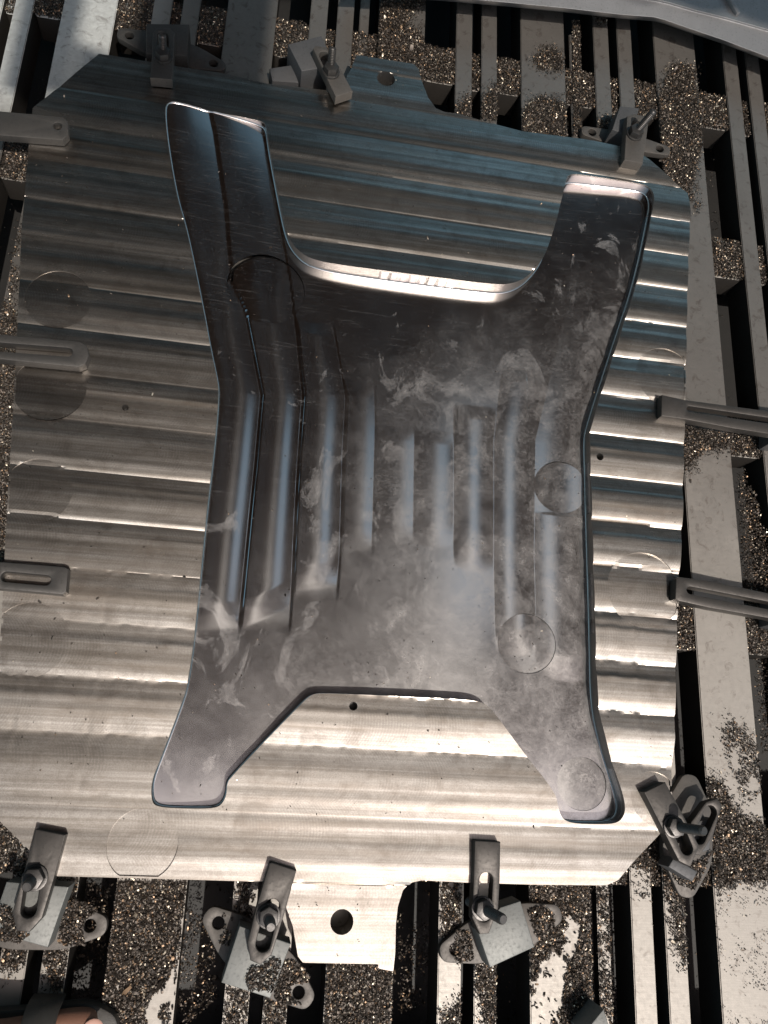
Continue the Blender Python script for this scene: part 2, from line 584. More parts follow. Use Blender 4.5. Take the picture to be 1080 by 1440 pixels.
def corrugated(name, x0, x1, y0, y1, z, zslope, parent, pitch=0.12, amp=0.018):
    n = max(4, int((x1 - x0) / pitch * 6))
    xs = np.linspace(x0, x1, n + 1)
    ys = np.linspace(y0, y1, 8)
    vs = []
    for y in ys:
        for x in xs:
            vs.append((x, y, z + amp * math.sin(2 * math.pi * x / pitch) + (y - y0) * zslope))
    fs = [(j * (n + 1) + i, j * (n + 1) + i + 1, (j + 1) * (n + 1) + i + 1, (j + 1) * (n + 1) + i) for j in range(7) for i in range(n)]
    me = bpy.data.meshes.new(name)
    me.from_pydata(vs, [], fs)
    me.polygons.foreach_set('use_smooth', [True] * len(me.polygons))
    ob = link(name, me, parent, M_ROOF)
    md = ob.modifiers.new('thickness', 'SOLIDIFY'); md.thickness = 0.004
    return ob


added_roof = tag(empty('added_roof', (0, 3, -0.85)), 'added unseen brown corrugated roof on posts, cut to shape the shadow and reflections', 'added_roof')
added_roof_parts = []  # unseen sheets, with notch and gaps cut to cast the shadow and feed reflections
for (x0, x1, y0, y1) in ((-4.0, 0.08, -0.80, 5.6), (0.085, 0.19, -0.50, 5.6), (0.195, 0.295, -0.13, 5.6), (0.30, 0.395, -0.50, 3.62), (0.40, 0.465, -0.13, 3.62),
                         (0.40, 0.465, -0.50, -0.40), (0.47, 0.68, -0.50, 3.62), (0.685, 0.92, -0.13, 3.62), (0.925, 1.195, 1.80, 3.62), (0.925, 1.195, -0.13, 0.64), (1.20, 5.0, -0.13, 3.62)):
    p = corrugated('shading_sheet', x0, x1, y0 - 3, y1 - 3, ROOF_Z + 0.85, 0.0, added_roof)
for (x0, x1) in ((-1.62, -1.36), (-1.08, -0.48)):
    link('added_post', box_mesh('added_post', x0, x1, 2.4, 2.53, 0.0, ROOF_Z + 0.83, 0.01), added_roof, M_ROOF)
for x in (4.9, -3.9):
    link('added_post', box_mesh('added_post', x - 0.06, x + 0.06, 0.3, 0.42, 0.0, ROOF_Z + 0.83, 0.01), added_roof, M_ROOF)
wl = tag(link('added_wall', box_mesh('added_wall', -12, 12, 8.5, 8.8, -0.85, 1.9), None, M_WALL), 'added unseen dark brown wall for the metal to reflect', 'wall')  # unseen wall, added as a dark band for the metal to reflect

# ------------------------------------------------------------------ machine table: slats, spacers, tray
table = tag(empty('machine_table', (0, 0, -0.85)), 'slatted steel machine table with dark gaps strewn with chips', 'machine table')
TZ = 0.85                                        # table children are in the frame of the empty at the ground


def tpart(name, me, mat):
    return link(name, me, table, mat)


Y0, Y1 = -0.85, 1.75
PITCH = 0.2505
WX = [0.1530 + PITCH * (k - 2) for k in range(-1, 7)]
slat_meshes = {}


def slat(x0, x1, y0=Y0, y1=Y1, zt=0.0, h=0.055):
    key = (round(x1 - x0, 4), y0, y1, h)
    if key not in slat_meshes:
        w = x1 - x0
        bm = bmesh.new()
        box_bm(bm, -w / 2, w / 2, y0, y1, -h, 0)
        bmesh.ops.bevel(bm, geom=[e for e in bm.edges if abs(e.verts[0].co.y - e.verts[1].co.y) > 0.1], offset=0.0012, segments=2, affect='EDGES')
        me_ = bm_mesh(bm, 'slat', 35)
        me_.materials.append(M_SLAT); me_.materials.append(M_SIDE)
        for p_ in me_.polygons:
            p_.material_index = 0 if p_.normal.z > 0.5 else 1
        slat_meshes[key] = me_
    o = tpart('slat', slat_meshes[key], M_SLAT)
    o.location = ((x0 + x1) / 2, 0, TZ + zt)
    return o


ROWS = [1.120, 0.815, 0.497, 0.192, -0.115, -0.42]
sp_mesh = {}
SPACERS = []


def spacer(x0, x1, yc, ly=0.074, zt=-0.008):
    w = x1 - x0
    key = round(w, 3)
    if key not in sp_mesh:
        ol = rounded([(-w / 2, -ly / 2), (w / 2, -ly / 2), (w / 2, ly / 2), (-w / 2, ly / 2)], min(0.008, w * 0.3), 3)
        me_ = prism_mesh('spacer_block', ol, [], -0.045, 0, 0.001)
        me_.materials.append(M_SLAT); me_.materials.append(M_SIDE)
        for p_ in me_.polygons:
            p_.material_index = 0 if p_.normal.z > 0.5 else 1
        sp_mesh[key] = me_
    o = tpart('spacer_block', sp_mesh[key], M_SLAT)
    o.location = ((x0 + x1) / 2, yc, TZ + zt)
    SPACERS.append((x0, x1, yc - ly / 2, yc + ly / 2, zt))


for wx in WX:
    slat(wx - 0.04, wx + 0.04)
    slat(wx + 0.0950, wx + 0.1235)
    slat(wx + 0.1400, wx + 0.1675)
    for yc in ROWS:
        spacer(wx + 0.0405, wx + 0.0945, yc)
        spacer(wx + 0.1240, wx + 0.1395, yc, 0.074, -0.012)
        spacer(wx + 0.1680, wx + PITCH - 0.0405, yc)
slat(0.4545, 0.4705, -0.85, 1.235, -0.004, 0.016).name = 'thin_bar'
slat(0.0805, 0.0965, 0.95, 1.75, -0.004, 0.016).name = 'thin_bar'
tpart('tray', box_mesh('tray', -0.75, 1.35, Y0, Y1, TZ - 0.19, TZ - 0.16), M_TRAY)
for (x0, x1, y0, y1) in ((-0.75, -0.70, Y0, Y1), (1.30, 1.35, Y0, Y1), (-0.70, 1.30, Y0, Y0 + 0.05), (-0.70, 1.30, Y1 - 0.05, Y1)):
    tpart('side_beam', box_mesh('side_beam', x0, x1, y0, y1, TZ - 0.16, TZ - 0.056), M_TRAY)
for x in (-0.65, 1.25):
    for y in (Y0 + 0.1, Y1 - 0.1):
        tpart('leg', box_mesh('leg', x - 0.05, x + 0.05, y - 0.05, y + 0.05, 0.0, TZ - 0.19), M_TRAY)

# ------------------------------------------------------------------ the milled plate with its H-shaped pocket
ZP = 0.045                                       # height of the plate's top over the slats
DEL = -0.0102                                    # the plate lies a little turned on the table
OUT_PX = [(46, 152), (52, 147), (139, 75), (180, 81), (245, 92), (318, 103), (377, 117), (465, 127), (482, 118), (493, 97), (502, 77),
          (582, 90), (589, 97), (593, 112), (602, 137), (613, 152), (626, 157), (642, 159), (735, 184), (831, 196), (880, 207), (907, 220),
          (967, 271), (971, 300), (968, 360), (966, 420), (964, 520), (962, 600), (960, 700), (958, 760), (955, 800), (953, 845),
          (951, 900), (949, 985), (948, 1040), (944, 1084), (943, 1135), (936, 1163), (888, 1211), (866, 1237), (852, 1243), (838, 1244),
          (745, 1243), (650, 1240), (592, 1237), (578, 1240), (567, 1253), (560, 1275), (557, 1300), (556, 1340), (553, 1366),
          (532, 1362), (532, 1356), (426, 1354), (419, 1345), (412, 1303), (403, 1278), (398, 1250), (394, 1240),
          (367, 1239), (260, 1236), (150, 1233), (75, 1231), (40, 1192), (0, 1154), (-14, 1140), (-8, 1000),
          (0, 900), (3, 850), (6, 790), (10, 710), (15, 630), (19, 560), (22, 500), (25, 440), (28, 380), (30, 325), (36, 258), (40, 205), (43, 180)]
PK_PX = [(232, 160), (236, 150), (246, 147), (300, 156), (368, 168), (375, 176), (377, 196), (386, 245), (397, 300), (403, 325), (412, 344), (427, 359),
         (447, 367), (480, 373), (590, 387), (698, 401), (722, 399), (742, 389), (762, 367), (772, 344), (781, 315), (790, 280), (795, 254), (800, 245),
         (812, 244), (860, 251), (906, 258), (917, 266), (920, 280), (917, 300), (898, 392), (870, 476), (831, 598), (829, 615),
         (831, 680), (833, 760), (836, 850), (838, 930), (841, 999), (855, 1054), (872, 1108), (878, 1132), (876, 1148), (866, 1158),
         (840, 1159), (803, 1158), (788, 1150), (783, 1132), (780, 1114), (720, 1037), (691, 996), (680, 988), (660, 984), (560, 979), (450, 974), (438, 977), (428, 985),
         (324, 1093), (319, 1103), (319, 1116), (314, 1129), (303, 1137), (260, 1137), (222, 1135), (213, 1127), (213, 1100), (221, 1078), (254, 993), (264, 962),
         (275, 880), (290, 720), (300, 640), (308, 552), (305, 530), (297, 495), (285, 430), (262, 320), (249, 280), (236, 205)]
OUT = ats(OUT_PX, ZP)
PK = chaikin(ats(PK_PX, ZP), 3)


def frot(x, y):                                  # plate frame -> world
    return x - DEL * y, y + DEL * x


def plate_v(x, y):                               # strip coordinate across the passes
    return y - DEL * x


STRIP = 0.0645
S0 = 0.0035
HOLES_PX = [((543, 110), 12.5), ((481, 1297), 16.5), ((176, 573), 5.0), ((843, 643), 5.0), ((497, 993), 6.0), ((102, 802), 2.0)]
HOLES = []
for (p, rp) in HOLES_PX:
    c = at(p[0], p[1], ZP)
    e = at(p[0] + rp, p[1], ZP)
    HOLES.append((c, math.hypot(e[0] - c[0], e[1] - c[1])))
DISC_PX = [((82, 420), 47, 0), ((70, 545), 52, 1), ((52, 690), 50, 2), ((40, 900), 56, 0), ((201, 1187), 50, 2),
           ((919, 1122), 33, 1), ((905, 830), 50, 2), ((935, 530), 40, 0)]
DISCS = []
for (p, rp, kd) in DISC_PX:
    c = at(p[0], p[1], ZP); e = at(p[0] + rp, p[1], ZP)
    DISCS.append((c[0], c[1], math.hypot(e[0] - c[0], e[1] - c[1]), kd))


def vwarp(v):
    """the two passes nearest the bottom edge are wider"""
    return np.where(v >= S0, v, np.where(v > -0.0755, S0 + (v - S0) * (STRIP / 0.079), S0 - STRIP + (v + 0.0755) * (STRIP / 0.0745)))


def vunwarp(w):
    if w >= S0:
        return w
    if w > S0 - STRIP:
        return S0 + (w - S0) * (0.079 / STRIP)
    return -0.0755 + (w - S0 + STRIP) * (0.0745 / STRIP)


def plate_z(X, Y):
    v = vwarp(plate_v(X, Y))
    wob = 0.0016 * (vnoise(X, Y * 0.2, 0.05) - 0.5) * np.clip((X - 0.43) / 0.1, 0, 1) * 2.2
    wob = wob + 0.0045 * (vnoise(X, Y * 0, 0.006) * 0.6 + vnoise(X, Y * 0 + 9, 0.03) * 0.6 - 0.6) * np.clip((0.22 - v) / 0.05, 0, 1) * (v > -0.05)
    i = np.floor((v + wob - S0) / STRIP)
    t = (v + wob - S0) / STRIP - i
    rnd = vnoise(i * 0.37 + 5.3, i * 0 + 2.1, 0.31)
    amp = 0.018 + 0.03 * rnd + 0.045 * np.clip((X - 0.1) / 0.4, 0, 1)
    z = STRIP * amp * 2 * (t - t * t) - 0.0012
    # finer unevenness along each pass
    z = z + 0.0011 * (vnoise(X * 0.030, v, 0.021) - 0.5) + 0.00042 * (vnoise(X * 0.02 + 3, v, 0.0075) - 0.5)
    tl_ = 0.05 * (vnoise(i * 0.53 + 1.7, i * 0 + 4.4, 0.29) - 0.5) * np.clip((v - 0.05) / 0.1, 0, 1)
    z = z + tl_ * STRIP * (t - 0.5)
    z = z - 0.045 * np.clip(v - 0.003, -0.3, 0)
    g = np.clip((X + 0.30) / 0.45, 0.25, 1) * (0.75 + 0.25 * np.sin(i * 1.7)) * np.clip((v + 0.05) / 0.25, 0.15, 1)
    gb = g * np.clip((0.95 - v) / 0.35, 0.25, 1)
    z = z - 0.0010 * g * (1 / (1 + np.exp(-(t - 0.70) / 0.020))) + 0.0006 * gb * np.clip(t / 0.035, 0, 1)
    hb = np.clip((X - 0.40) / 0.05, 0, 1) * np.clip((0.80 - v) / 0.08, 0, 1) * np.clip((v - 0.0) / 0.05, 0, 1)
    z = z + STRIP * 0.022 * hb * (1 - np.exp(-t / 0.07)) * (1 - t)
    tab = np.clip((-0.148 - Y) / 0.003, 0, 1)
    z = z * (1 - tab) + (-0.003 - 0.03 * (Y + 0.148)) * tab
    return ZP + z


def inset(cx, cy, r, polys, margin=0.002, n=44):
    out = []
    for (x, y) in ring(cx, cy, r, n):
        X = np.array([x]); Y = np.array([y])
        d, bx, by = nearest([polys], X, Y)
        ins = inside(polys, X, Y)[0]
        if (not ins) or d[0] < margin:
            v = np.array([x - bx[0], y - by[0]]); v = v / (np.linalg.norm(v) + 1e-9)
            if not ins:
                v = -v
            x = bx[0] + v[0] * margin; y = by[0] + v[1] * margin
        out.append((float(x), float(y)))
    return out


MARKS = [inset(cx, cy, r, OUT) for (cx, cy, r, kd) in DISCS]


def mark_z(kd, cx, cy):
    def f(X, Y):
        return ZP + (0.75, 0.6, 0.5)[kd] * (plate_z(X, Y) - ZP) - (0.0004, 0.0005, 0.0005)[kd] - (0.01, 0.05, 0.015)[kd] * (Y - cy)
    return f


plate = tag(empty('milled_plate', (0, 0, 0)), 'large aluminium plate milled in horizontal passes with an H-shaped pocket', 'metal plate')
ROWS_Y = []
lo, hi = -0.26, 1.10
k0 = int(math.floor((lo - S0) / STRIP)); k1 = int(math.ceil((hi - S0) / STRIP))
TS = sorted(set([round(i / 22, 4) for i in range(22)] + [0.012, 0.024, 0.036, 0.62, 0.64, 0.66, 0.675, 0.69, 0.70, 0.71, 0.725, 0.74, 0.76, 0.78]))
for kk in range(k0, k1):
    for s in TS:
        ROWS_Y.append(vunwarp(S0 + STRIP * (kk + s)))
GX = np.arange(-0.42, 0.68, 0.0025)
hole_loops = [ring(c[0], c[1], r, 18) for (c, r) in HOLES]
me = field_mesh('body', OUT, [PK] + hole_loops + MARKS, GX, np.array(ROWS_Y), plate_z, 0.0015, None, 14,
                fr=lambda X, Y: frot(X, Y))
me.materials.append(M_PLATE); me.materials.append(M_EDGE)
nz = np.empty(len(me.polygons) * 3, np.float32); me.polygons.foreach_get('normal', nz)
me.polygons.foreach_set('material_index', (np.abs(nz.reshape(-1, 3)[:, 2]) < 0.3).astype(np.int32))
link('body', me, plate)
for mk, (cx, cy, r, kd) in zip(MARKS, DISCS):    # round marks where the cutter came down or turned
    me = field_mesh('tool_mark', mk, [], np.arange(cx - r - 0.004, cx + r + 0.004, 0.004), np.arange(cy - r - 0.004, cy + r + 0.004, 0.004),
                    mark_z(kd, cx, cy), 0, None, 6, keep_wall=False)
    link('tool_mark', me, plate, M_MARK)
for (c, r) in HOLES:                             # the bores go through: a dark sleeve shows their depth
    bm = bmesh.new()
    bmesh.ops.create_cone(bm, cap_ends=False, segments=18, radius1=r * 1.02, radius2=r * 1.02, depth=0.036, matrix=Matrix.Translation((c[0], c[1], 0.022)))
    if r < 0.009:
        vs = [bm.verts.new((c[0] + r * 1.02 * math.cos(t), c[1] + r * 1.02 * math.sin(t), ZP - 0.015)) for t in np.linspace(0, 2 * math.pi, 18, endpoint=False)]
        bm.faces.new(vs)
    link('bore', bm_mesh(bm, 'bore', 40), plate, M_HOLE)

# pocket floor: pillow-shaped passes that follow the side walls, a fillet up to the walls
ZF = ZP - 0.025
FIL = 0.0025


def curve(pts):
    w = sorted([(at(px, py, ZF)[1], at(px, py, ZF)[0]) for (px, py) in pts])
    return np.array([a for a, b in w]), np.array([b for a, b in w])


CURVES = [curve(c) for c in (
    [(232, 160), (262, 320), (285, 430), (306, 535), (308, 560), (300, 640), (290, 720), (275, 880), (264, 962), (215, 1110)],
    [(294, 160), (303, 200), (318, 303), (326, 400), (345, 440), (369, 560), (360, 660), (350, 760), (340, 860), (335, 930), (290, 1110)],
    [(366, 160), (372, 200), (392, 303), (410, 400), (418, 470), (427, 560), (420, 660), (415, 760), (411, 860), (405, 930), (372, 1110)],
    [(440, 160), (460, 400), (488, 560), (484, 640), (480, 780), (470, 930), (450, 1110)],
    [(520, 160), (526, 400), (530, 600), (526, 760), (523, 930), (515, 1110)],
    [(588, 160), (585, 400), (583, 600), (581, 760), (583, 930), (585, 1110)],
    [(650, 160), (645, 400), (638, 565), (638, 760), (641, 930), (650, 1110)],
    [(730, 160), (728, 300), (712, 450), (694, 620), (694, 780), (697, 930), (715, 1110)],
    [(848, 160), (825, 300), (795, 440), (752, 620), (750, 780), (754, 930), (790, 1110)],
    [(940, 160), (914, 300), (868, 476), (830, 598), (830, 680), (836, 850), (840, 990), (874, 1110)])]


def pocket_bounds(Y):
    return np.stack([np.interp(Y, ys, xs) for ys, xs in CURVES])


PDISC = []
for (p, rp, kd) in (((787, 686), 36, 0), ((740, 905), 40, 1), ((817, 1102), 34, 2), ((374, 412), 54, 1)):
    c = at(p[0], p[1], ZF); e = at(p[0] + rp, p[1], ZF)
    PDISC.append((c[0], c[1], math.hypot(e[0] - c[0], e[1] - c[1]), kd))
BLEND_PX = [at(330, 905, ZF)[1], at(560, 470, ZF)[1]]


def pocket_z(X, Y):
    B = pocket_bounds(Y)
    z = np.zeros_like(X)
    n = len(B)
    # where each pass starts and stops (as far down as its milled streak reaches)
    ends = [(905, 60), (890, 60), (840, 470), (775, 545), (760, 600), (760, 600), (790, 560), (905, 500), (935, 60)]
    for k in range(n - 1):
        m = (X >= B[k] - (1.0 if k == 0 else 0)) & (X < B[k + 1] + (1.0 if k == n - 2 else 0))
        w = B[k + 1] - B[k]
        t = np.clip((X - B[k]) / w, -0.3, 1.3)
        ylo = at(560, ends[k][0], ZF)[1]; yhi = at(560, ends[k][1], ZF)[1]
        a = (0.13, 0.13, 0.12, 0.06, 0.05, 0.06, 0.09, 0.10, 0.10)[k] * np.clip((Y - ylo - w * ((0.1, 0.6, 0.2)[k] * (t - 0.3) if k < 3 else -0.5 * (t - t * t))) / 0.035, 0, 1) * np.clip((yhi - Y) / 0.02, 0, 1)
        a = np.where((X > 0.36) & (Y > 0.33), a * 0.55, a)
        tilt = (0.045, 0.05, 0.045, 0.02, 0.0, 0.0, 0.0, 0.0, 0.0)[k] * np.clip((Y - ylo + 0.01) / 0.03, 0, 1) * np.clip((yhi + 0.01 - Y) / 0.03, 0, 1)
        dl_ = np.clip((X - B[k]) / 0.0028, 0, 1); dr_ = np.clip((B[k + 1] - X) / 0.0028, 0, 1)
        ed = (dl_ * dl_ * (3 - 2 * dl_) if k > 0 else 1.0) * (dr_ * dr_ * (3 - 2 * dr_) if k < n - 2 else 1.0)
        z = np.where(m, w * a * (t - t * t) - w * tilt * (t - 0.5) * ed, z)
    z = z * np.clip((0.80 - Y) / 0.25, 0.45, 1)
    # broad dish of the floor
    z = z + np.where(X < 0.2, 0.19, 0.05) * (X - 0.2) ** 2
    return ZF + z


def resample(poly, step):
    P = np.array(list(poly) + [poly[0]])
    seg = np.hypot(*(P[1:] - P[:-1]).T)
    cum = np.concatenate([[0], np.cumsum(seg)])
    n = int(cum[-1] / step)
    d = np.linspace(0, cum[-1], n, endpoint=False)
    return np.stack([np.interp(d, cum, P[:, 0]), np.interp(d, cum, P[:, 1])], 1)


WALL = resample(PK, 0.003)
for _ in range(2):
    WALL = 0.25 * np.roll(WALL, 1, 0) + 0.5 * WALL + 0.25 * np.roll(WALL, -1, 0)
tan_ = np.roll(WALL, -1, 0) - np.roll(WALL, 1, 0)
nrm_ = np.stack([-tan_[:, 1], tan_[:, 0]], 1) / np.hypot(*tan_.T)[:, None]
mid_ = WALL + nrm_ * 0.003
if not inside(PK, mid_[:, 0], mid_[:, 1])[len(WALL) // 3]:
    nrm_ = -nrm_
INN = WALL + nrm_ * FIL
dd, bx, by = nearest([WALL], INN[:, 0], INN[:, 1])
short = dd < FIL - 1e-4                          # tight corners: the foot of the fillet is rounded off
for _ in range(12):
    sm = 0.5 * np.roll(INN, 1, 0) + 0.5 * np.roll(INN, -1, 0)
    wide = short | np.roll(short, 1) | np.roll(short, -1)
    INN = np.where(wide[:, None], sm, INN)
FOOT = [tuple(p) for p in INN]
fv, ff = [], []
zin = pocket_z(INN[:, 0], INN[:, 1])
NS = 8
nW = len(WALL)
for j in range(NS + 1):
    th = math.pi / 2 * j / NS
    k_ = math.sin(th); h_ = FIL * (1 - math.cos(th))
    P_ = INN + (WALL - INN) * k_
    fv.append(np.concatenate([P_, (zin + h_)[:, None]], 1))
fv.append(np.concatenate([WALL, np.full((nW, 1), ZP - 0.0035)], 1))
fv = np.concatenate(fv)
for j in range(NS + 1):
    for i in range(nW):
        ff.append((j * nW + i, j * nW + (i + 1) % nW, (j + 1) * nW + (i + 1) % nW, (j + 1) * nW + i))
me = bpy.data.meshes.new('pocket_wall')
me.from_pydata(fv.tolist(), [], ff)
me.polygons.foreach_set('use_smooth', [True] * len(me.polygons))
bmw = bmesh.new(); bmw.from_mesh(me); bmesh.ops.recalc_face_normals(bmw, faces=bmw.faces); bmw.to_mesh(me); bmw.free()
link('pocket_wall', me, plate, M_POCKET)
pk = np.array(PK)
PK_IN = FOOT
PMARKS = [inset(cx, cy, r, FOOT, 0.001) for (cx, cy, r, kd) in PDISC]


def pmark_z(kd, cx, cy, r):
    zc = float(pocket_z(np.array([cx]), np.array([cy]))[0])
    def f(X, Y):
        return pocket_z(X, Y) - 0.0006 + (0.11, 0.05, 0.035, 0.015)[kd] * (X - cx) + (0.0, 0.0, -0.03, 0.0)[kd] * (Y - cy) - 0.4 * (X - cx) ** 2 - 0.05 * r
    return f


me = field_mesh('pocket_floor', FOOT, PMARKS, np.arange(pk[:, 0].min() - 0.004, pk[:, 0].max() + 0.004, 0.0011),
                np.arange(pk[:, 1].min() - 0.004, pk[:, 1].max() + 0.004, 0.0022), pocket_z, ZP - 0.0015, None, 50, keep_wall=False)
pf = link('pocket_floor', me, plate, M_POCKET)
for mk, (cx, cy, r, kd) in zip(PMARKS, PDISC):
    me = field_mesh('tool_mark', mk, [], np.arange(cx - r - 0.004, cx + r + 0.004, 0.003), np.arange(cy - r - 0.004, cy + r + 0.004, 0.003),
                    pmark_z(kd, cx, cy, r), 0, None, 6, keep_wall=False)
    link('tool_mark', me, plate, M_POCKET)

# ------------------------------------------------------------------ clamps, blocks and flanges


def turned(name, profile, n=14, cx=0.0, cy=0.0):
    bm = bmesh.new()
    rings = []
    for (r, z) in profile:
        rings.append([bm.verts.new((cx + r * math.cos(2 * math.pi * i / n), cy + r * math.sin(2 * math.pi * i / n), z)) for i in range(n)])
    for a, b in zip(rings, rings[1:]):
        for i in range(n):
            bm.faces.new((a[i], a[(i + 1) % n], b[(i + 1) % n], b[i]))
    bm.faces.new(rings[-1])
    bm.faces.new(rings[0])
    return bm_mesh(bm, name, 30)


def stud_mesh(r, h):
    prof = [(r * 0.98, 0)]
    z = 0.0
    p = 0.0022
    while z < h - 2 * p:
        prof += [(r * 0.9, z + p * 0.25), (r, z + p * 0.75)]
        z += p
    prof += [(r * 0.9, h - p * 0.6), (r * 0.72, h)]
    return turned('stud', prof, 14)


def clamp(label, strap_px, slots_px, z_bot, thick, nut_px=None, stud_tip_px=None, stud_h=0.05, mat=None, tilt=None, name='strap_clamp', slot_r=0.008, hole_px=None):
    """A strap with its slot cut through, and where the photo shows them the washer, nut and threaded stud that hold it."""
    zt = z_bot + thick
    ol = ats(strap_px, zt)
    c = (sum(p[0] for p in ol) / len(ol), sum(p[1] for p in ol) / len(ol))
    rel = lambda pts: [(p[0] - c[0], p[1] - c[1]) for p in pts]
    root = tag(empty(name, (c[0], c[1], z_bot)), label, 'clamp', 'strap clamps holding down the milled plate')
    holes = []
    for (a, b) in slots_px:
        holes.append(rel(capsule(at(a[0], a[1], zt), at(b[0], b[1], zt), slot_r)))
    if hole_px:
        q = at(hole_px[0], hole_px[1], zt)
        holes.append(rel(ring(q[0], q[1], hole_px[2], 16)))
    link('strap', prism_mesh('strap', rel(ol), holes, 0.0, thick, 0.0014), root, mat or M_CLAMP)
    if nut_px:
        q = at(nut_px[0], nut_px[1], zt + 0.008)
        q = (q[0] - c[0], q[1] - c[1])
        wsh = prism_mesh('washer', ring(0, 0, 0.0135, 20), [ring(0, 0, 0.0065, 14)], 0, 0.0025, 0.0005)
        w = link('washer', wsh, root, M_BOLT); w.location = (q[0], q[1], thick + 0.0002)
        nt = prism_mesh('nut', ring(0, 0, 0.0115, 6), [], 0, 0.010, 0.0012)
        nn = link('nut', nt, root, M_BOLT); nn.location = (q[0], q[1], thick + 0.0028)
        nn.rotation_euler = (0, 0, random.random())
        lean = Vector((0, 0, 1))
        if stud_tip_px:
            tz = zt + stud_h
            e = at(stud_tip_px[0], stud_tip_px[1], tz)
            lean = Vector((e[0] - c[0] - q[0], e[1] - c[1] - q[1], stud_h)).normalized()
        drop = 0.03
        st = link('stud', stud_mesh(0.0062, stud_h + drop), root, M_BOLT)
        st.rotation_euler = lean.to_track_quat('Z', 'Y').to_euler()
        b = Vector((q[0], q[1], thick)) - lean * drop
        st.location = b
    return root


def block(label, px, h, z0=0.0, mat=None, bev=0.0015, name='packing_block', cat='block', group='packing blocks under the clamps'):
    ol = ats(px, z0 + h)
    c = (sum(p[0] for p in ol) / len(ol), sum(p[1] for p in ol) / len(ol))
    o = link(name, prism_mesh(name, [(p[0] - c[0], p[1] - c[1]) for p in ol], [], 0, h, bev), None, mat or M_BLOCK)
    o.location = (c[0], c[1], z0)
    return tag(o, label, cat, group)


def flange(label, ears, half_px, h=0.010, z0=0.0005, mat=None, body=None, holes=True, hole_r=0.007):
    """Flat two-eared flange used as packing: two round eared ends with a bolt hole each, a wider middle."""
    z = z0 + h
    a = np.array(at(*ears[0], z)); b = np.array(at(*ears[1], z))
    d = (b - a) / np.linalg.norm(b - a); nrm = np.array([-d[1], d[0]])
    L = np.linalg.norm(b - a)
    w = 0.72 * half_px / 1080.0
    e = 0.0165
    pts = [a - d * e * 1.15 - nrm * e * 0.55, a - d * e * 1.15 + nrm * e * 0.55, a + d * L * 0.22 + nrm * w, b - d * L * 0.22 + nrm * w,
           b + d * e * 1.15 + nrm * e * 0.55, b + d * e * 1.15 - nrm * e * 0.55, b - d * L * 0.22 - nrm * w, a + d * L * 0.22 - nrm * w]
    c = (a + b) / 2
    ol = rounded([tuple(p - c) for p in pts], 0.014, 5)
    hl = [ring(*(a - c), hole_r, 16), ring(*(b - c), hole_r, 16)] if holes else []
    o = link('flange_plate', prism_mesh('flange_plate', ol, hl, 0, h, 0.0012), None, mat if mat is M_DARKCLAMP else M_MIDCLAMP)
    o.location = (c[0], c[1], z0)
    return tag(o, label, 'flange', 'eared flange plates packed under the clamps')


ZC = ZP + 0.0012                                  # straps lie on the plate
TH = 0.016

# top edge, left: strap with two shiny nuts in the shade
block('dark square packing plate under the shaded top left strap', [(206, 33), (266, 34), (263, 78), (205, 75)], 0.044, 0.0, M_DARKCLAMP)
flange('dark eared flange at the top edge half hidden under the shaded clamp', [(182, 50), (300, 89)], 34, mat=M_DARKCLAMP)
clamp('dark strap clamp in the shade at the top left of the plate',
      [(215, 46), (220, 39), (239, 39), (246, 46), (244, 78), (242, 112), (211, 109), (214, 75)], [((229, 50), (230, 70))], ZC, TH, (229, 74), (228, 44), 0.030, M_DARKCLAMP)
# top edge, middle: big grey block
block('tall dark grey packing block beside the top centre clamp', [(405, 62), (452, 50), (472, 92), (424, 100)], 0.047, 0.0, M_GREYBLOCK)
block('low flat grey packing plate lying left of the tall dark grey block', [(379, 96), (412, 91), (420, 116), (383, 114)], 0.020, 0.0, M_GREYBLOCK)
clamp('slanted strap clamp with upright stud beside the tall dark grey block',
      [(440, 68), (444, 64), (459, 66), (480, 98), (496, 128), (472, 136), (455, 100)], [((456, 78), (465, 98))], ZC + 0.001, TH, (466, 96), (468, 58), 0.034, M_MIDCLAMP)
# top edge, right
block('tilted grey packing block behind the top right clamp', [(872, 149), (899, 152), (888, 192), (861, 182)], 0.044, 0.0, M_GREYBLOCK)
flange('grey eared flange with an open bolt hole beside the top right clamp', [(833, 186), (928, 209)], 22, mat=M_CLAMP)
clamp('upright strap clamp at the top right corner with its stud leaning up to the right',
      [(882, 163), (892, 160), (913, 164), (909, 196), (904, 230), (878, 225), (880, 195)], [((895, 174), (894, 190))], ZC, TH, (895, 184), (922, 153), 0.046, M_MIDCLAMP)
# left side bars
clamp('plain flat clamp bar with one round hole reaching over the upper left edge', [(-60, 152), (0, 156), (88, 164), (95, 170), (96, 189), (88, 197), (0, 190), (-60, 186)], [], ZC, 0.012, mat=M_DARKCLAMP, hole_px=(81, 177, 0.006))
clamp('dark rounded clamp bar with a long slot over the middle left edge', [(-60, 466), (0, 470), (112, 480), (122, 486), (125, 500), (120, 512), (110, 516), (0, 505), (-60, 500)], [((-48, 484), (95, 495))], ZC, 0.014, mat=M_DARKCLAMP, slot_r=0.0062)
clamp('square ended dark clamp bar with a closed slot over the lower left edge', [(-60, 786), (0, 790), (90, 797), (96, 800), (93, 832), (88, 836), (0, 828), (-60, 823)], [((9, 811), (64, 816))], ZC, 0.014, mat=M_DARKCLAMP, slot_r=0.0062)
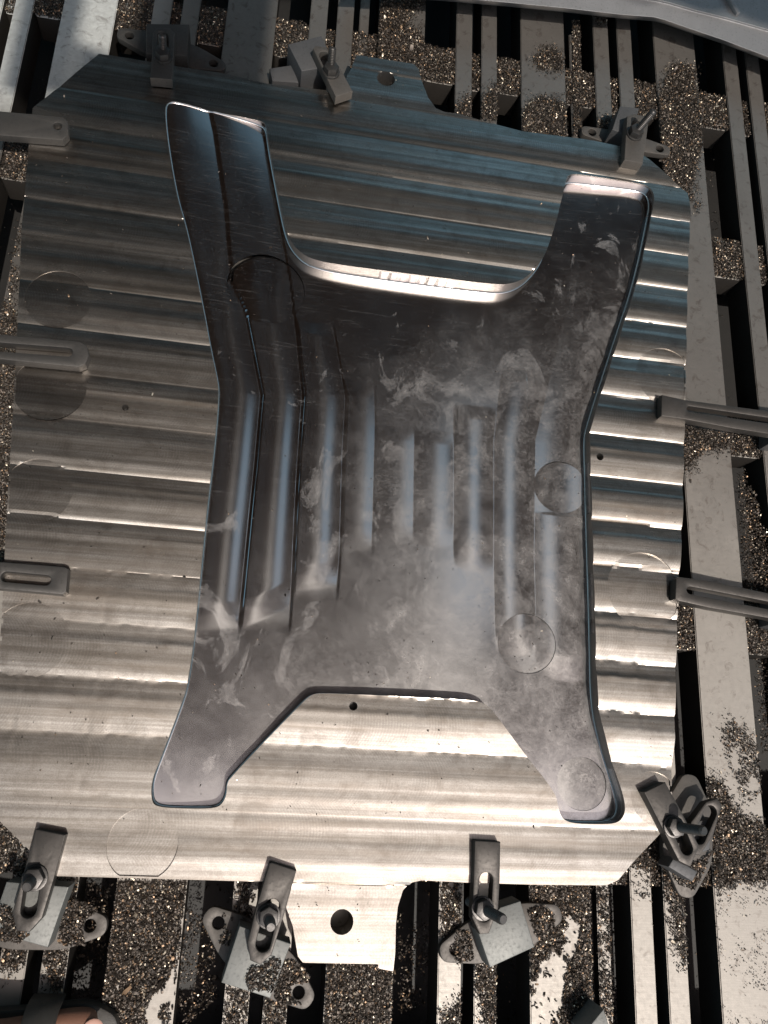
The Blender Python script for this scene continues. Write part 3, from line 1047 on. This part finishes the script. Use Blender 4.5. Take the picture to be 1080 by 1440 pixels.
# right side bars
clamp('narrow slotted clamp bar with a stepped nose over the upper right edge', [(931, 555), (963, 562), (1030, 571), (1120, 583), (1120, 616), (1030, 602), (961, 589), (930, 585)], [((970, 575), (1100, 594))], ZC, 0.014, mat=M_CLAMP, slot_r=0.0045)
clamp('long pale slotted clamp bar over the lower right edge', [(951, 814), (955, 811), (1000, 817), (1080, 834), (1130, 843), (1130, 880), (1080, 869), (1000, 855), (955, 845), (950, 842)], [((971, 830), (1105, 856))], ZC, 0.016, mat=M_CLAMP, slot_r=0.0052)
block('grey packing bar under the free end of the upper right clamp bar', [(1092, 572), (1116, 575), (1116, 622), (1092, 618)], 0.044, 0.0, M_GREYBLOCK)
block('grey packing bar under the free end of the lower right clamp bar', [(1096, 832), (1126, 838), (1124, 884), (1094, 876)], 0.044, 0.0, M_GREYBLOCK)
# bottom edge, from the left
flange('chip covered eared flange beside the bottom left clamp', [(-20, 1300), (126, 1302)], 38, 0.010)
bl = block('grey channel shaped packing block under the bottom left clamp', [(9, 1240), (97, 1247), (67, 1333), (0, 1314), (-10, 1295)], 0.034, 0.0106, M_BLOCK)
bl['label'] = 'blue grey packing block with a raised edge under the bottom left clamp'
clamp('grey strap clamp with tapered tail and oval slot at the bottom left corner', [(50, 1166), (92, 1174), (76, 1235), (59, 1291), (41, 1311), (23, 1309), (17, 1283), (33, 1228)],
      [((46, 1238), (40, 1280))], ZC, TH, (47, 1236), (37, 1248), 0.026, M_CLAMP)
flange('flat eared flange with clean open bolt holes below the second bottom clamp', [(307, 1298), (420, 1396)], 40, 0.010)
block('pale grey square packing block under the second bottom clamp', [(337, 1302), (409, 1327), (380, 1404), (311, 1382)], 0.034, 0.0106, M_BLOCK)
clamp('tilted strap clamp beside the bright tab, nut and stud end seen from above', [(379, 1214), (383, 1213), (417, 1224), (400, 1285), (382, 1343), (366, 1357), (352, 1351), (348, 1326), (362, 1270)],
      [((383, 1275), (370, 1328))], ZC, TH, (378, 1290), (381, 1305), 0.026, M_CLAMP)
flange('chip covered eared flange under the third bottom clamp', [(640, 1335), (770, 1290)], 38, 0.010)
block('pale square packing block turned askew under the third bottom clamp', [(704, 1276), (732, 1267), (752, 1332), (689, 1361), (672, 1310)], 0.034, 0.0106, M_BLOCK)
clamp('straight strap clamp over the bottom edge with a long black stud leaning right', [(668, 1182), (704, 1184), (703, 1240), (701, 1277), (688, 1313), (675, 1314), (664, 1291), (666, 1240)],
      [((684, 1237), (681, 1286))], ZC, TH, (681, 1279), (709, 1294), 0.046, M_CLAMP)
# lower right corner
flange('eared flange lying crossways under the lower right clamp pair', [(970, 1110), (966, 1240)], 52, 0.010, holes=False)
block('small stepped packing piece below the tail of the lower right clamp', [(948, 1206), (981, 1226), (974, 1240), (940, 1219)], 0.030, 0.0106, M_GREYBLOCK)
block('short packing block under the crossed straps at the lower right corner', [(970, 1158), (1002, 1150), (998, 1195), (972, 1205)], 0.020, 0.0106, M_GREYBLOCK)
clamp('lower strap of the crossed pair at the lower right corner, with an empty slot', [(972, 1156), (993, 1128), (1009, 1123), (1016, 1133), (1003, 1176), (985, 1203), (965, 1200)],
      [((1000, 1142), (984, 1178))], 0.0310, 0.014, mat=M_CLAMP)
clamp('upper strap of the crossed pair at the lower right corner with a stud leaning right', [(906, 1114), (936, 1100), (960, 1144), (984, 1191), (971, 1219), (955, 1211), (930, 1162)],
      [((952, 1160), (966, 1193))], ZC, TH, (951, 1163), (993, 1169), 0.050, M_CLAMP)
# loose block at the bottom edge of the picture
block('loose grey steel block with one corner showing at the bottom right edge', [(822, 1452), (849, 1419), (866, 1470), (835, 1500)], 0.045, 0.0, M_BLOCK, group=None)

# ------------------------------------------------------------------ formed sheet lying at the top right
edge_px = [(490, -6), (560, -3), (643, 3), (720, 10), (792, 17), (870, 26), (920, 30), (935, 34), (975, 48), (1017, 62), (1080, 86), (1180, 125)]
ridge_px = [(500, -40), (570, -36), (650, -30), (735, -22), (800, -14), (880, -6), (922, -1), (940, 3), (977, 14), (1018, 24), (1082, 42), (1180, 74)]
rows = [(edge_px, 0, 0.010), (edge_px, 0, 0.040)]
lv = [ats(edge_px, 0.012), ats([(p[0], p[1] - 3) for p in edge_px], 0.046), ats([(p[0], p[1] - 6) for p in edge_px], 0.052),
      ats([(p[0], p[1] + 3) for p in ridge_px], 0.058), ats(ridge_px, 0.062), ats([(p[0] + 8, p[1] - 7) for p in ridge_px], 0.056),
      ats([(p[0] + 60, p[1] - 60) for p in ridge_px], 0.056), ats([(p[0] + 150, p[1] - 160) for p in ridge_px], 0.06)]
zs = [0.012, 0.046, 0.052, 0.058, 0.062, 0.056, 0.056, 0.06]
vs = []
for row, z in zip(lv, zs):
    vs += [(p[0], p[1], z) for p in row]
n = len(edge_px)
fs = [(j * n + i, j * n + i + 1, (j + 1) * n + i + 1, (j + 1) * n + i) for j in range(len(lv) - 1) for i in range(n - 1)]
me = bpy.data.meshes.new('panel')
me.from_pydata(vs, [], fs)
me.polygons.foreach_set('use_smooth', [True] * len(me.polygons))
me.set_sharp_from_angle(angle=R(40))
sheet = tag(empty('formed_panel', (0.6, 1.3, 0.0)), 'pale formed metal panel with a turned down rim across the top right corner', 'metal panel')
pn = link('panel', me, sheet, M_SHEET); pn.location = (-0.6, -1.3, 0)
md = pn.modifiers.new('thickness', 'SOLIDIFY'); md.thickness = 0.002
md = pn.modifiers.new('bevel', 'BEVEL'); md.width = 0.003; md.segments = 2; md.limit_method = 'ANGLE'
a = at(1016, -16, 0.058); b = at(1036, 20, 0.058)
rb = box_mesh('rib', -0.004, 0.004, -0.032, 0.032, -0.004, 0.005, 0.002)
rr = link('rib', rb, sheet, M_SHEET)
rr.location = ((a[0] + b[0]) / 2 - 0.6, (a[1] + b[1]) / 2 - 1.3, 0.058)
rr.rotation_euler = (0, 0, math.atan2(b[1] - a[1], b[0] - a[0]) - math.pi / 2)

# ------------------------------------------------------------------ metal chips
CH = []


def chips_on(px, z, dens, layer=0.004, hole=None, thr=0.0, ns=0.02, size=1.0, world_poly=None, fringe=True):
    """scatter curled flakes over a polygon: dens per square metre, thinned by noise under thr"""
    poly = world_poly if world_poly is not None else ats(px, z)
    P = np.array(poly)
    x0, y0 = P.min(0) - 0.02; x1, y1 = P.max(0) + 0.02
    n = int((x1 - x0) * (y1 - y0) * dens)
    X = rng.uniform(x0, x1, n); Y = rng.uniform(y0, y1, n)
    m = inside(poly, X, Y)
    if z == 0.0 and fringe:
        d, _, _ = nearest([poly], X, Y)
        m |= (rng.random(n) < 0.5 * np.exp(-d / 0.005)) & (d < 0.03)
        q = (X - 0.153 + 4 * PITCH) % PITCH       # keep to the slats: nothing hangs over the gaps
        m &= (q < 0.0395) | (q > PITCH - 0.0395) | ((q > 0.0955) & (q < 0.123)) | ((q > 0.1405) & (q < 0.167))
    if hole is not None:
        hp = ats(hole, z)
        d, _, _ = nearest([hp], X, Y)
        sd = np.where(inside(hp, X, Y), -d, d)
        m &= sd + 0.02 * (vnoise(X, Y, 0.008) - 0.5) > 0
    nv = 0.6 * vnoise(X, Y, ns) + 0.4 * vnoise(X + 3, Y + 7, ns * 0.35)
    if thr > 0:
        m &= rng.random(n) < np.clip((nv - thr) / 0.18, 0, 1)
    X = X[m]; Y = Y[m]; nv = nv[m]
    Z = z + 0.0006 + rng.random(len(X)) * layer * (0.35 + nv)
    CH.append(np.stack([X, Y, Z, np.full(len(X), size)], 1))


DN = 9.0e5
chips_on([(165, 1240), (264, 1240), (250, 1330), (241, 1390), (228, 1445), (136, 1445), (141, 1408)], 0.0, DN, hole=[(245, 1370), (241, 1400), (226, 1446), (200, 1446), (214, 1405), (235, 1395)])
chips_on([(460, 1352), (555, 1352), (554, 1445), (456, 1445)], 0.0, DN)
chips_on([(745, 1247), (833, 1247), (836, 1416), (800, 1445), (745, 1445)], 0.0, DN, hole=[(744, 1445), (744, 1385), (765, 1360), (790, 1322), (803, 1296), (812, 1302), (814, 1330), (795, 1385), (780, 1445)])
chips_on([(990, 1094), (1008, 1098), (1022, 1118), (1034, 1146), (1084, 1165), (1084, 1235), (1060, 1240), (1040, 1236), (1012, 1250), (1000, 1240), (1000, 1140)], 0.0, DN * 0.9)
chips_on([(1014, 1018), (1030, 1012), (1062, 1046), (1068, 1080), (1080, 1120), (1045, 1120), (1022, 1060)], 0.0, DN * 0.35, thr=0.30)
chips_on([(1005, 1245), (1110, 1240), (1120, 1445), (1015, 1445)], 0.0, DN * 0.05, thr=0.30, ns=0.04, size=0.75)
chips_on([(917, 1240), (888, 1240), (889, 1260), (917, 1262)], 0.0, DN * 0.1)
chips_on([(934, 1225), (962, 1232), (966, 1330), (962, 1352), (950, 1330), (944, 1270), (934, 1260)], 0.0, DN * 0.7)
chips_on([(866, 1208), (892, 1185), (930, 1180), (936, 1215), (960, 1240), (938, 1245), (905, 1222)], 0.0, DN * 0.9)
chips_on([(838, 1246), (856, 1246), (862, 1445), (843, 1420)], -0.004, DN * 0.5, thr=0.2)
# narrow slats at the bottom
chips_on([(622, 1240), (645, 1240), (648, 1300), (648, 1330), (622, 1320)], 0.0, DN * 0.7, thr=0.15)
chips_on([(669, 1350), (699, 1355), (699, 1445), (682, 1445), (674, 1400), (669, 1380)], 0.0, DN * 0.9)
chips_on([(624, 1430), (650, 1405), (650, 1445), (622, 1445)], 0.0, DN * 0.8)
chips_on([(336, 1238), (351, 1238), (349, 1295), (335, 1290)], 0.0, DN * 0.8, thr=0.15)
chips_on([(321, 1390), (353, 1395), (350, 1445), (316, 1445)], 0.0, DN * 0.7, thr=0.18)
chips_on([(372, 1400), (404, 1380), (442, 1360), (441, 1445), (370, 1445)], 0.0, DN * 0.8, thr=0.1)
chips_on([(8, 1318), (40, 1325), (38, 1352), (30, 1350), (24, 1362), (2, 1358)], 0.0, DN * 0.8, thr=0.22)
chips_on([(64, 1330), (98, 1325), (96, 1370), (88, 1392), (72, 1388), (68, 1350)], 0.0, DN * 0.8, thr=0.2)
chips_on([(85, 1235), (112, 1236), (108, 1268), (92, 1262)], 0.0, DN * 0.7)
chips_on([(-5, 1160), (30, 1192), (38, 1215), (28, 1240), (0, 1175)], 0.0, DN * 0.6)
# on flanges and blocks
chips_on([(92, 1262), (125, 1268), (138, 1280), (122, 1292), (116, 1306), (120, 1328), (95, 1330), (82, 1325)], 0.0105, DN * 0.8)
chips_on([(312, 1284), (328, 1286), (322, 1330), (308, 1325), (314, 1310)], 0.0105, DN * 0.5, thr=0.2)
chips_on([(400, 1350), (420, 1352), (436, 1372), (432, 1382), (410, 1384), (408, 1400), (425, 1412), (395, 1412), (384, 1400)], 0.0105, DN * 0.8)
chips_on([(352, 1358), (366, 1360), (383, 1345), (396, 1350), (384, 1392), (350, 1392), (345, 1375)], 0.0446, DN * 0.7, thr=0.12)
chips_on([(642, 1308), (662, 1310), (666, 1350), (640, 1355), (638, 1330)], 0.0105, DN * 0.55, thr=0.1)
chips_on([(742, 1280), (764, 1272), (778, 1285), (780, 1310), (760, 1325), (750, 1310)], 0.0105, DN * 0.8, thr=0.1)
chips_on([(0, 1270), (16, 1275), (24, 1300), (40, 1315), (28, 1326), (0, 1322)], 0.0446, DN * 0.8, thr=0.1)
chips_on([(935, 1215), (985, 1210), (1000, 1195), (990, 1225), (975, 1252), (950, 1242)], 0.0105, DN * 0.6, thr=0.1)
# upper right slats
chips_on([(952, 92), (972, 96), (984, 160), (986, 200), (968, 275), (940, 262), (925, 225), (921, 150), (936, 115)], 0.0, DN * 0.85)
chips_on([(935, 262), (968, 250), (985, 290), (978, 300), (966, 296)], 0.0, DN * 0.3, thr=0.3)
chips_on([(752, 84), (768, 68), (782, 72), (791, 92), (788, 98), (758, 96)], 0.0, DN * 0.8)
chips_on([(735, 160), (745, 145), (762, 138), (795, 146), (797, 196), (734, 196)], 0.0, DN * 0.8)
chips_on([(534, 2), (575, 2), (592, 4), (575, 22), (570, 40), (590, 46), (597, 60), (597, 130), (560, 110), (530, 96)], 0.0, DN * 0.9)
chips_on([(644, 150), (664, 135), (678, 142), (697, 122), (700, 168), (643, 166)], 0.0, DN * 0.8)
chips_on([(804, 30), (815, 30), (818, 192), (806, 192)], -0.004, DN * 0.9)
chips_on([(836, 20), (855, 20), (850, 32), (840, 30)], 0.0, DN * 0.8)
chips_on([(962, 598), (1024, 612), (1025, 628), (985, 634), (972, 652), (962, 664)], 0.0, DN * 0.9)
chips_on([(2, 420), (24, 440), (21, 520), (16, 620), (9, 720), (3, 800), (-10, 800), (-14, 600)], 0.0, DN * 0.75)
chips_on([(18, 330), (30, 320), (27, 400), (14, 420)], 0.0, DN * 0.35, thr=0.2)
chips_on([(838, 172), (858, 168), (852, 196), (842, 194)], 0.0, DN * 0.7)
# heaps on the spacer blocks between the slats
for (x0, x1, y0, y1, z) in SPACERS:
    if -0.45 < x0 < 0.9 and y0 > 0.1 or (x0 > 0.5 and y0 > -0.3):
        w = [(x0, y0), (x1, y0), (x1, y1), (x0, y1)]
        chips_on(None, z, DN * 0.95, 0.007, world_poly=w)
    elif y0 > -0.6:
        w = [(x0, y0), (x1, y0), (x1, y1), (x0, y1)]
        chips_on(None, z, DN * 0.6, 0.004, world_poly=w)
# chips fallen in the gaps on the tray, and drifts high in the right-hand gaps
chips_on(None, -0.16, 1.3e4, 0.01, thr=0.42, ns=0.06, world_poly=[(-0.6, -0.5), (1.0, -0.5), (1.0, 1.3), (-0.6, 1.3)])
chips_on([(1034, 660), (1056, 700), (1074, 780), (1080, 860), (1062, 905), (1050, 860), (1040, 780)], -0.02, DN * 0.6, 0.02)
chips_on([(1056, 912), (1080, 910), (1090, 1040), (1070, 1060)], -0.05, DN * 0.3, 0.02)
chips_on([(836, 1246), (888, 1240), (880, 1330), (868, 1445), (850, 1445)], -0.07, DN * 0.2, 0.02, thr=0.25)
chips_on([(918, 1240), (934, 1240), (944, 1420), (930, 1420)], -0.03, DN * 0.55, 0.015)
chips_on([(556, 1290), (585, 1260), (620, 1330), (618, 1400), (560, 1420)], -0.08, DN * 0.18, 0.02, thr=0.3)
chips_on([(262, 1270), (300, 1300), (305, 1400), (262, 1440), (250, 1400)], -0.06, DN * 0.22, 0.02, thr=0.25)
chips_on([(105, 1240), (160, 1240), (140, 1400), (100, 1420)], -0.07, DN * 0.18, 0.02, thr=0.3)
chips_on([(955, 905), (968, 905), (985, 1080), (960, 1080)], -0.06, DN * 0.4, 0.02, thr=0.1)

chips_on(None, ZP + 0.001, 9.0e2, 0.001, thr=0.30, ns=0.08, size=0.8, world_poly=[p for p in OUT])
for big_px in ([(165, 1240), (264, 1240), (250, 1330), (228, 1440), (136, 1440)], [(460, 1356), (555, 1356), (554, 1440), (456, 1440)],
               [(745, 1247), (833, 1247), (836, 1416), (745, 1440)], [(1000, 1100), (1080, 1165), (1080, 1240), (1005, 1245)],
               [(735, 150), (797, 150), (797, 196), (734, 196)], [(935, 90), (985, 90), (986, 230), (925, 230)], [(534, 5), (597, 50), (597, 120), (530, 96)]):
    chips_on(big_px, 0.0, 9.0e3, 0.006, size=2.1, fringe=False)
ch = np.concatenate(CH)
N = len(ch)
L = rng.uniform(0.0007, 0.0018, N) * ch[:, 3]
Wd = rng.uniform(0.00045, 0.0010, N) * ch[:, 3]
big_m = rng.random(N) < 0.06
L[big_m] *= 2.0; Wd[big_m] *= 1.5
az = rng.uniform(0, 2 * math.pi, N)
tl = rng.normal(0, 0.55, N); rl = rng.normal(0, 0.55, N)
ca, sa = np.cos(az), np.sin(az)
ux = np.stack([ca * np.cos(tl), sa * np.cos(tl), np.sin(tl)], 1)
vx = np.stack([-sa * np.cos(rl), ca * np.cos(rl), np.sin(rl)], 1)
nx = np.cross(ux, vx)
curl = rng.uniform(0.15, 0.7, N)[:, None] * L[:, None]
c0 = ch[:, :3]
V = np.empty((N, 6, 3))
V[:, 0] = c0 - ux * L[:, None] - vx * Wd[:, None] * 0.8
V[:, 1] = c0 - ux * L[:, None] + vx * Wd[:, None] * 0.8
V[:, 2] = c0 + nx * curl - vx * Wd[:, None]
V[:, 3] = c0 + nx * curl + vx * Wd[:, None]
V[:, 4] = c0 + ux * L[:, None] - vx * Wd[:, None] * 0.6
V[:, 5] = c0 + ux * L[:, None] + vx * Wd[:, None] * 0.6
base = (np.arange(N) * 6)[:, None]
F = np.concatenate([base + np.array([[0, 2, 3, 1]]), base + np.array([[2, 4, 5, 3]])], 1).reshape(-1, 4)
me = bpy.data.meshes.new('metal_chips')
me.vertices.add(N * 6); me.vertices.foreach_set('co', V.astype(np.float32).ravel())
me.loops.add(len(F) * 4); me.loops.foreach_set('vertex_index', F.astype(np.int32).ravel())
me.polygons.add(len(F)); me.polygons.foreach_set('loop_start', np.arange(0, 4 * len(F), 4, dtype=np.int32))
me.update(calc_edges=True)
u = rng.random(N)
tint = np.where(u[:, None] < 0.90, np.array([[0.048, 0.038, 0.030]]), np.where(u[:, None] < 0.97, np.array([[0.24, 0.16, 0.10]]), np.array([[0.72, 0.62, 0.48]])))
tint = tint * rng.uniform(0.6, 1.35, N)[:, None]
att = me.color_attributes.new('tint', 'FLOAT_COLOR', 'POINT')
cc = np.ones((N, 6, 4)); cc[:, :, :3] = tint[:, None, :]
att.data.foreach_set('color', cc.astype(np.float32).ravel())
o = link('metal_chips', me, None, M_CHIP)
tag(o, 'loose brown and gold metal chips strewn over the slats and spacers', 'metal chips', None, 'stuff')
print('chips', N)

# ------------------------------------------------------------------ foot at the lower left corner
fx, fy = at(139, 1474, 0.04)
person = tag(empty('person', (fx - 0.13, fy - 0.005, 0.0)), 'person with toes in a dark sandal at the bottom left corner', 'person')


def skin_mesh(name, verts, edges, radii, root, mat, parent, sub=2):
    me = bpy.data.meshes.new(name)
    me.from_pydata(verts, edges, [])
    o = link(name, me, parent, mat)
    sk = o.modifiers.new('skin', 'SKIN')
    sk.use_smooth_shade = True
    for i, r in enumerate(radii):
        d = me.skin_vertices[0].data[i]
        d.radius = (r, r) if not isinstance(r, tuple) else r
        d.use_root = (i == root)
    ss = o.modifiers.new('sub', 'SUBSURF'); ss.levels = sub; ss.render_levels = sub
    return o


# right foot pointing along +x, the big toe on the +y side; x is measured from the middle of the foot
SO = 0.018
fv = [(-0.105, 0.0, SO + 0.085), (-0.06, 0.0, SO + 0.055), (0.0, 0.004, SO + 0.036), (0.055, 0.010, SO + 0.024),
      (0.085, 0.024, SO + 0.018), (0.108, 0.026, SO + 0.017), (0.126, 0.025, SO + 0.0155),
      (0.098, 0.003, SO + 0.014), (0.122, 0.002, SO + 0.011),
      (0.090, -0.013, SO + 0.013), (0.112, -0.015, SO + 0.010),
      (0.080, -0.027, SO + 0.012), (0.100, -0.030, SO + 0.009),
      (0.068, -0.040, SO + 0.011), (0.085, -0.044, SO + 0.008),
      (-0.112, 0.0, SO + 0.16), (-0.120, -0.01, SO + 0.30), (-0.13, -0.02, SO + 0.46), (-0.135, 0.0, SO + 0.03)]
fe = [(0, 1), (1, 2), (2, 3), (3, 4), (4, 5), (5, 6), (3, 7), (7, 8), (3, 9), (9, 10), (3, 11), (11, 12), (2, 13), (13, 14), (0, 15), (15, 16), (16, 17), (0, 18)]
fr_ = [0.036, 0.036, 0.034, 0.026, 0.0185, 0.0185, 0.0160, 0.0098, 0.0085, 0.009, 0.0078, 0.0085, 0.0072, 0.008, 0.0068, 0.034, 0.042, 0.055, 0.030]
body = skin_mesh('body', fv, fe, fr_, 0, M_SKIN, person)
nm = bmesh.new()
bmesh.ops.create_uvsphere(nm, u_segments=16, v_segments=10, radius=1.0)
bmesh.ops.scale(nm, verts=nm.verts, vec=(0.0105, 0.0092, 0.0014))
nail = link('toe_nail', bm_mesh(nm, 'toe_nail', 60), person, M_NAIL)
nail.location = (0.1225, 0.026, SO + 0.0312)
nail.rotation_euler = (0, 0.28, 0)
sol = rounded([(-0.150, -0.030), (-0.02, -0.038), (0.060, -0.058), (0.115, -0.046), (0.146, 0.000), (0.144, 0.028), (0.112, 0.0425), (0.02, 0.034), (-0.150, 0.032)], 0.025, 5)
link('sandal_sole', prism_mesh('sandal_sole', sol, [], 0.0006, SO - 0.001, 0.004), person, M_SANDAL)


def strap_over(x, w, ytop, yl, yr, h):
    bm = bmesh.new()
    rows_ = []
    for dx in (-w / 2, w / 2):
        r_ = []
        for i in range(13):
            t = math.pi * i / 12
            r_.append(bm.verts.new((x + dx, (yl + yr) / 2 + (yr - yl) / 2 * math.cos(t) * -1, SO - 0.004 + h * math.sin(t) ** 0.7)))
        rows_.append(r_)
    for i in range(12):
        bm.faces.new((rows_[0][i], rows_[0][i + 1], rows_[1][i + 1], rows_[1][i]))
    o_ = link('sandal_strap', bm_mesh(bm, 'sandal_strap', 40), person, M_SANDAL)
    m_ = o_.modifiers.new('thickness', 'SOLIDIFY'); m_.thickness = 0.004; m_.offset = 1
    return o_


strap_over(0.068, 0.034, 0, -0.056, 0.046, 0.052)
strap_over(-0.03, 0.030, 0, -0.040, 0.038, 0.078)
tr = turned('trouser_leg', [(0.062, 0.0), (0.064, 0.02), (0.066, 0.12), (0.072, 0.28)], 20)
t_ = link('trouser_leg', tr, person, M_CLOTH)
t_.location = (-0.118, -0.01, SO + 0.20)
